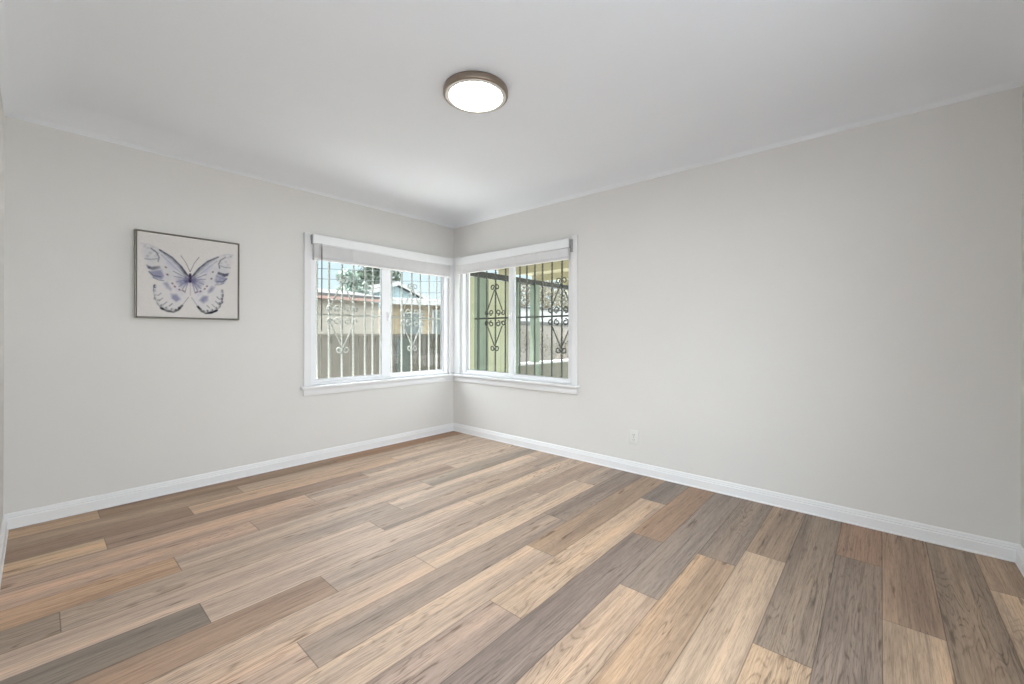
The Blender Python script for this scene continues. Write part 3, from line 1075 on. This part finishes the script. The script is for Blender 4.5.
bm = NB(); prism(bm, [hp(-0.05, 0.25, -0.3), hp(1.5, 0.25, -0.3), hp(1.5, 3.2, -0.3), hp(-0.05, 3.2, -0.3)], (0, 0, 2.2))
obj('wall', bm, M_tan, t)
bm = NB(); prism(bm, [hp(-0.1, 0, 1.84), hp(1.6, 0, 1.84), hp(1.6, 0.05, 1.84), hp(-0.1, 0.05, 1.84)], (0, 0, 0.12))
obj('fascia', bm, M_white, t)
bm = NB(); prism(bm, [hp(-0.1, 0.05, 1.93), hp(1.6, 0.05, 1.93), hp(1.6, 2.2, 2.16), hp(-0.1, 2.2, 2.16)], (0, 0, 0.03))
obj('roof', bm, M_roof, t)
for s0, s1, z0, z1 in ((0.35, 0.75, 0.9, 1.62), (1.08, 1.34, 0.2, 1.70)):
    bm = NB(); prism(bm, [hp(s0, 0.21, z0), hp(s1, 0.21, z0), hp(s1, 0.27, z0), hp(s0, 0.27, z0)], (0, 0, z1 - z0))
    w_ = obj('window_opening', bm, M_dark, t)
    bm = NB()
    for (p0, p1, q0, q1) in ((s0 - 0.04, s0, z0, z1), (s1, s1 + 0.04, z0, z1), (s0 - 0.04, s1 + 0.04, z1, z1 + 0.04)):
        prism(bm, [hp(p0, 0.19, q0), hp(p1, 0.19, q0), hp(p1, 0.25, q0), hp(p0, 0.25, q0)], (0, 0, q1 - q0))
    obj('window_trim', bm, M_white, w_)

# gabled house further back
t = thing('house', 'grey teal gabled house with pale barge boards behind the tan house', 'house', (-11.4, 7.0, -0.3), 'neighbouring houses')
GA = [(-11.2, 4.6, 2.35), (-11.2, 6.55, 3.12), (-11.2, 8.55, 2.35)]
bm = NB(); prism(bm, [(-11.2, 4.7, -0.3), (-11.2, 8.4, -0.3), (-11.2, 8.4, 2.38), (-11.2, 6.55, 3.08), (-11.2, 4.7, 2.38)], (-5, 0, 0))
obj('wall', bm, M_teal, t)
bm = NB()
prism(bm, [(-11.0, 4.4, 2.28), (-11.0, 6.55, 3.10), (-11.0, 8.8, 2.28), (-11.0, 8.8, 2.40), (-11.0, 6.55, 3.25), (-11.0, 4.4, 2.40)], (-0.08, 0, 0))
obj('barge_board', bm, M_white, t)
bm = NB()
prism(bm, [(-11.08, 4.4, 2.36), (-11.08, 6.55, 3.20), (-11.08, 8.8, 2.36), (-11.08, 8.8, 2.42), (-11.08, 6.55, 3.27), (-11.08, 4.4, 2.42)], (-5.2, 0, 0))
obj('roof', bm, M_roof, t)


def foliage(bm, c, rad, n, leaf, rng):
    for _ in range(n):
        while True:
            d = Vector((rng.uniform(-1, 1), rng.uniform(-1, 1), rng.uniform(-1, 1)))
            if 0.05 < d.length < 1:
                break
        d = d * (0.55 + 0.45 * d.length) if rng.random() < 0.6 else d.normalized() * rng.uniform(0.8, 1.05)
        p = Vector(c) + Vector((d.x * rad[0], d.y * rad[1], d.z * rad[2]))
        a = Vector((rng.uniform(-1, 1), rng.uniform(-1, 1), rng.uniform(-1, 1))).normalized()
        b = a.orthogonal().normalized()
        L = leaf * rng.uniform(0.6, 1.3)
        vs = [bm.verts.new(p + q) for q in (-a * L, -a * L * 0.2 + b * L * 0.42, a * L, -a * L * 0.2 - b * L * 0.42)]
        bm.faces.new(vs)


def tree(loc, trunk_h, clumps, leaf, n, m, label, seed):
    rng = random.Random(seed)
    t = thing('tree', label, 'tree', loc, 'trees behind the houses')
    x, y, z = loc
    bm = NB()
    tube(bm, [(x, y, z), (x + 0.05, y + 0.04, z + trunk_h * 0.5), (x, y + 0.1, z + trunk_h)], [0.16, 0.12, 0.07], 8)
    for (dx, dy, dz, r) in clumps:
        tube(bm, [(x, y + 0.05, z + trunk_h * 0.7), (x + dx * 0.6, y + dy * 0.6, z + trunk_h + (dz - 0.2) * 0.5), (x + dx, y + dy, z + trunk_h + dz)], [0.06, 0.04, 0.02], 6)
    obj('trunk', bm, M_bark, t)
    bm = NB()
    for (dx, dy, dz, r) in clumps:
        foliage(bm, (x + dx, y + dy, z + trunk_h + dz), (r, r, r * 0.75), n, leaf, rng)
    obj('foliage', bm, m, t)


tree((-17.5, 9.4, -0.3), 4.0, [(0, -0.7, 0.35, 0.8), (0, 0.5, 0.7, 0.9), (0.2, -0.2, 1.3, 0.8), (0, 1.0, 0.1, 0.5)], 0.16, 420, M_leaf,
     'dark green tree rising above the gabled roof', 1)
tree((-10.1, 4.0, -0.3), 2.7, [(0, -0.25, 0.1, 0.33), (0, 0.25, 0.35, 0.4), (0, -0.1, 0.65, 0.36), (0, 0.45, 0.0, 0.3)], 0.10, 160, M_leaf2,
     'pale hazy tree above the beige house roof', 2)

for k, (za, zb_, lb) in enumerate(((3.20, 3.75, 'topmost'), (2.94, 3.35, 'middle'), (2.60, 2.85, 'lowest'))):
    bm = NB()
    p, q = Vector((-9.5, -6, za - 0.5)), Vector((-9.5, 14, zb_ + 0.55))
    tube(bm, [p.lerp(q, i / 24) - Vector((0, 0, 0.25 * math.sin(math.pi * i / 24))) for i in range(25)], 0.010, 5)
    tag(obj('power_line', bm, M_wire), lb + ' of the three power lines crossing the sky above the beige house', 'cable', 'power lines across the sky')

# ------------------------------------------------------------------ outside: covered patio
XP = -2.0
bm = NB(); box(bm, XP + 0.08, 6.0, 0.16, 9.0, -0.30, -0.12)
obj('patio_floor', bm, M_slab, kind='structure')
t = thing('patio_cover', 'tan boarded patio cover on green posts outside the bar window', 'patio cover', (XP, 4.0, -0.12))
bm = NB()
y = 0.25
while y < 8.9:
    box(bm, XP - 0.25, 2.2, y, y + 0.192, 2.42, 2.445)
    y += 0.2
obj('ceiling_board', bm, M_patioceil, t)
bm = NB(); box(bm, XP - 0.25, 2.2, 0.25, 9.0, 2.446, 2.50)
obj('roof_sheet', bm, M_roof, t)
bm = NB(); box(bm, XP - 0.05, XP + 0.05, 1.75, 9.0, 2.185, 2.285, 0.004)
obj('beam', bm, M_beam, t)
for yy in (1.80, 3.46, 4.03, 6.7, 8.9):
    w = 0.075 if yy == 4.03 else 0.045
    bm = NB(); box(bm, XP - w, XP + w, yy - w, yy + w, -0.12, 2.185, 0.004)
    obj('post', bm, M_greenpost, t)
for k in range(8):
    yy = 0.9 + k * 1.1
    bm = NB(); box(bm, XP - 0.2, 2.2, yy - 0.02, yy + 0.02, 2.285, 2.42)
    obj('rafter', bm, M_patioceil, t)

t = thing('patio_screen', 'pale green vertical board screen at the patio edge near the corner', 'screen', (XP, 2.5, -0.12))
y = 1.86
r2 = random.Random(4)
while y < 3.36:
    w = r2.choice((0.12, 0.16, 0.20))
    w = min(w, 3.38 - y)
    bm = NB(); box(bm, XP - 0.02 + r2.uniform(-.006, .006), XP + 0.012 + r2.uniform(-.006, .006), y, y + w - 0.008, -0.10, 2.17, 0.002)
    obj('board', bm, M_green if r2.random() < 0.7 else M_greenpost, t)
    y += w
for z in (0.05, 1.25, 2.05):
    bm = NB(); box(bm, XP - 0.055, XP - 0.022, 1.86, 3.38, z, z + 0.08)
    obj('rail', bm, M_greenpost, t)

t = thing('patio_wall', 'low grey patio wall with white cap below the bar window view', 'wall', (XP, 6.0, -0.12))
bm = NB(); box(bm, XP - 0.10, XP + 0.06, 3.44, 8.9, -0.12, 0.455)
obj('block_wall', bm, M_curb, t)
bm = NB(); box(bm, XP - 0.13, XP + 0.09, 3.42, 8.9, 0.456, 0.505, 0.006)
obj('cap', bm, M_cap, t)

t = thing('garden_wall', 'beige garden wall with dark coping behind the green posts', 'wall', (-5.5, 9.0, -0.3))
bm = NB(); box(bm, -5.65, -5.5, 5.2, 16.0, -0.3, 1.44)
obj('wall_face', bm, M_block, t)
bm = NB(); box(bm, -5.70, -5.45, 5.2, 16.0, 1.441, 1.56, 0.01)
obj('coping', bm, M_coping, t)
bm = NB(); box(bm, -9.4, -9.0, 9.0, 19.0, -0.3, 2.35)
t = thing('outbuilding', 'white low building showing above the garden wall', 'outbuilding', (-9.2, 13, -0.3))
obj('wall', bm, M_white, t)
bm = NB(); box(bm, -9.6, -8.9, 8.8, 19.2, 2.35, 2.42)
obj('roof', bm, M_coping, t)
for k, (yy, zz, rr, s) in enumerate(((16.2, 3.5, 1.15, 5), (19.0, 3.8, 1.15, 6), (21.8, 3.6, 1.15, 8), (13.4, 3.4, 1.15, 9))):
    rng = random.Random(s)
    lb = ('second', 'third', 'farthest', 'nearest')[k]
    t = thing('tree', lb + ' of four loose olive trees seen under the patio beam', 'tree', (-13.0, yy, -0.3), 'trees behind the garden wall')
    bm = NB(); tube(bm, [(-13.0, yy, -0.3), (-12.95, yy + 0.1, 1.6), (-13.0, yy, zz)], [0.15, 0.12, 0.06], 8)
    obj('trunk', bm, M_bark, t)
    bm = NB(); foliage(bm, (-13.0, yy, zz), (rr, rr, rr * 0.9), 700, 0.14, rng)
    obj('foliage', bm, M_leaf3, t)
# climbing plant on the garden wall
rng = random.Random(21)
t = thing('climbing_plant', 'dry climbing plant spread over the beige garden wall', 'plant', (-5.4, 9.0, -0.3))
bm = NB()
for k in range(9):
    y0 = 6.2 + k * 1.0
    pts = [Vector((-5.40, y0, -0.3))]
    for i in range(6):
        pts.append(pts[-1] + Vector((0, rng.uniform(-0.25, 0.3), 0.26)))
    bm = NB()
    tube(bm, pts, [0.02, 0.018, 0.016, 0.014, 0.012, 0.010, 0.008], 5)
    obj('stem', bm, M_bark, t)
bm = NB()
for k in range(60):
    foliage(bm, (-5.36, rng.uniform(5.7, 15.5), rng.uniform(0.3, 1.25)), (0.03, 0.45, 0.22), 16, 0.05, rng)
obj('foliage', bm, M_leaf3, t)
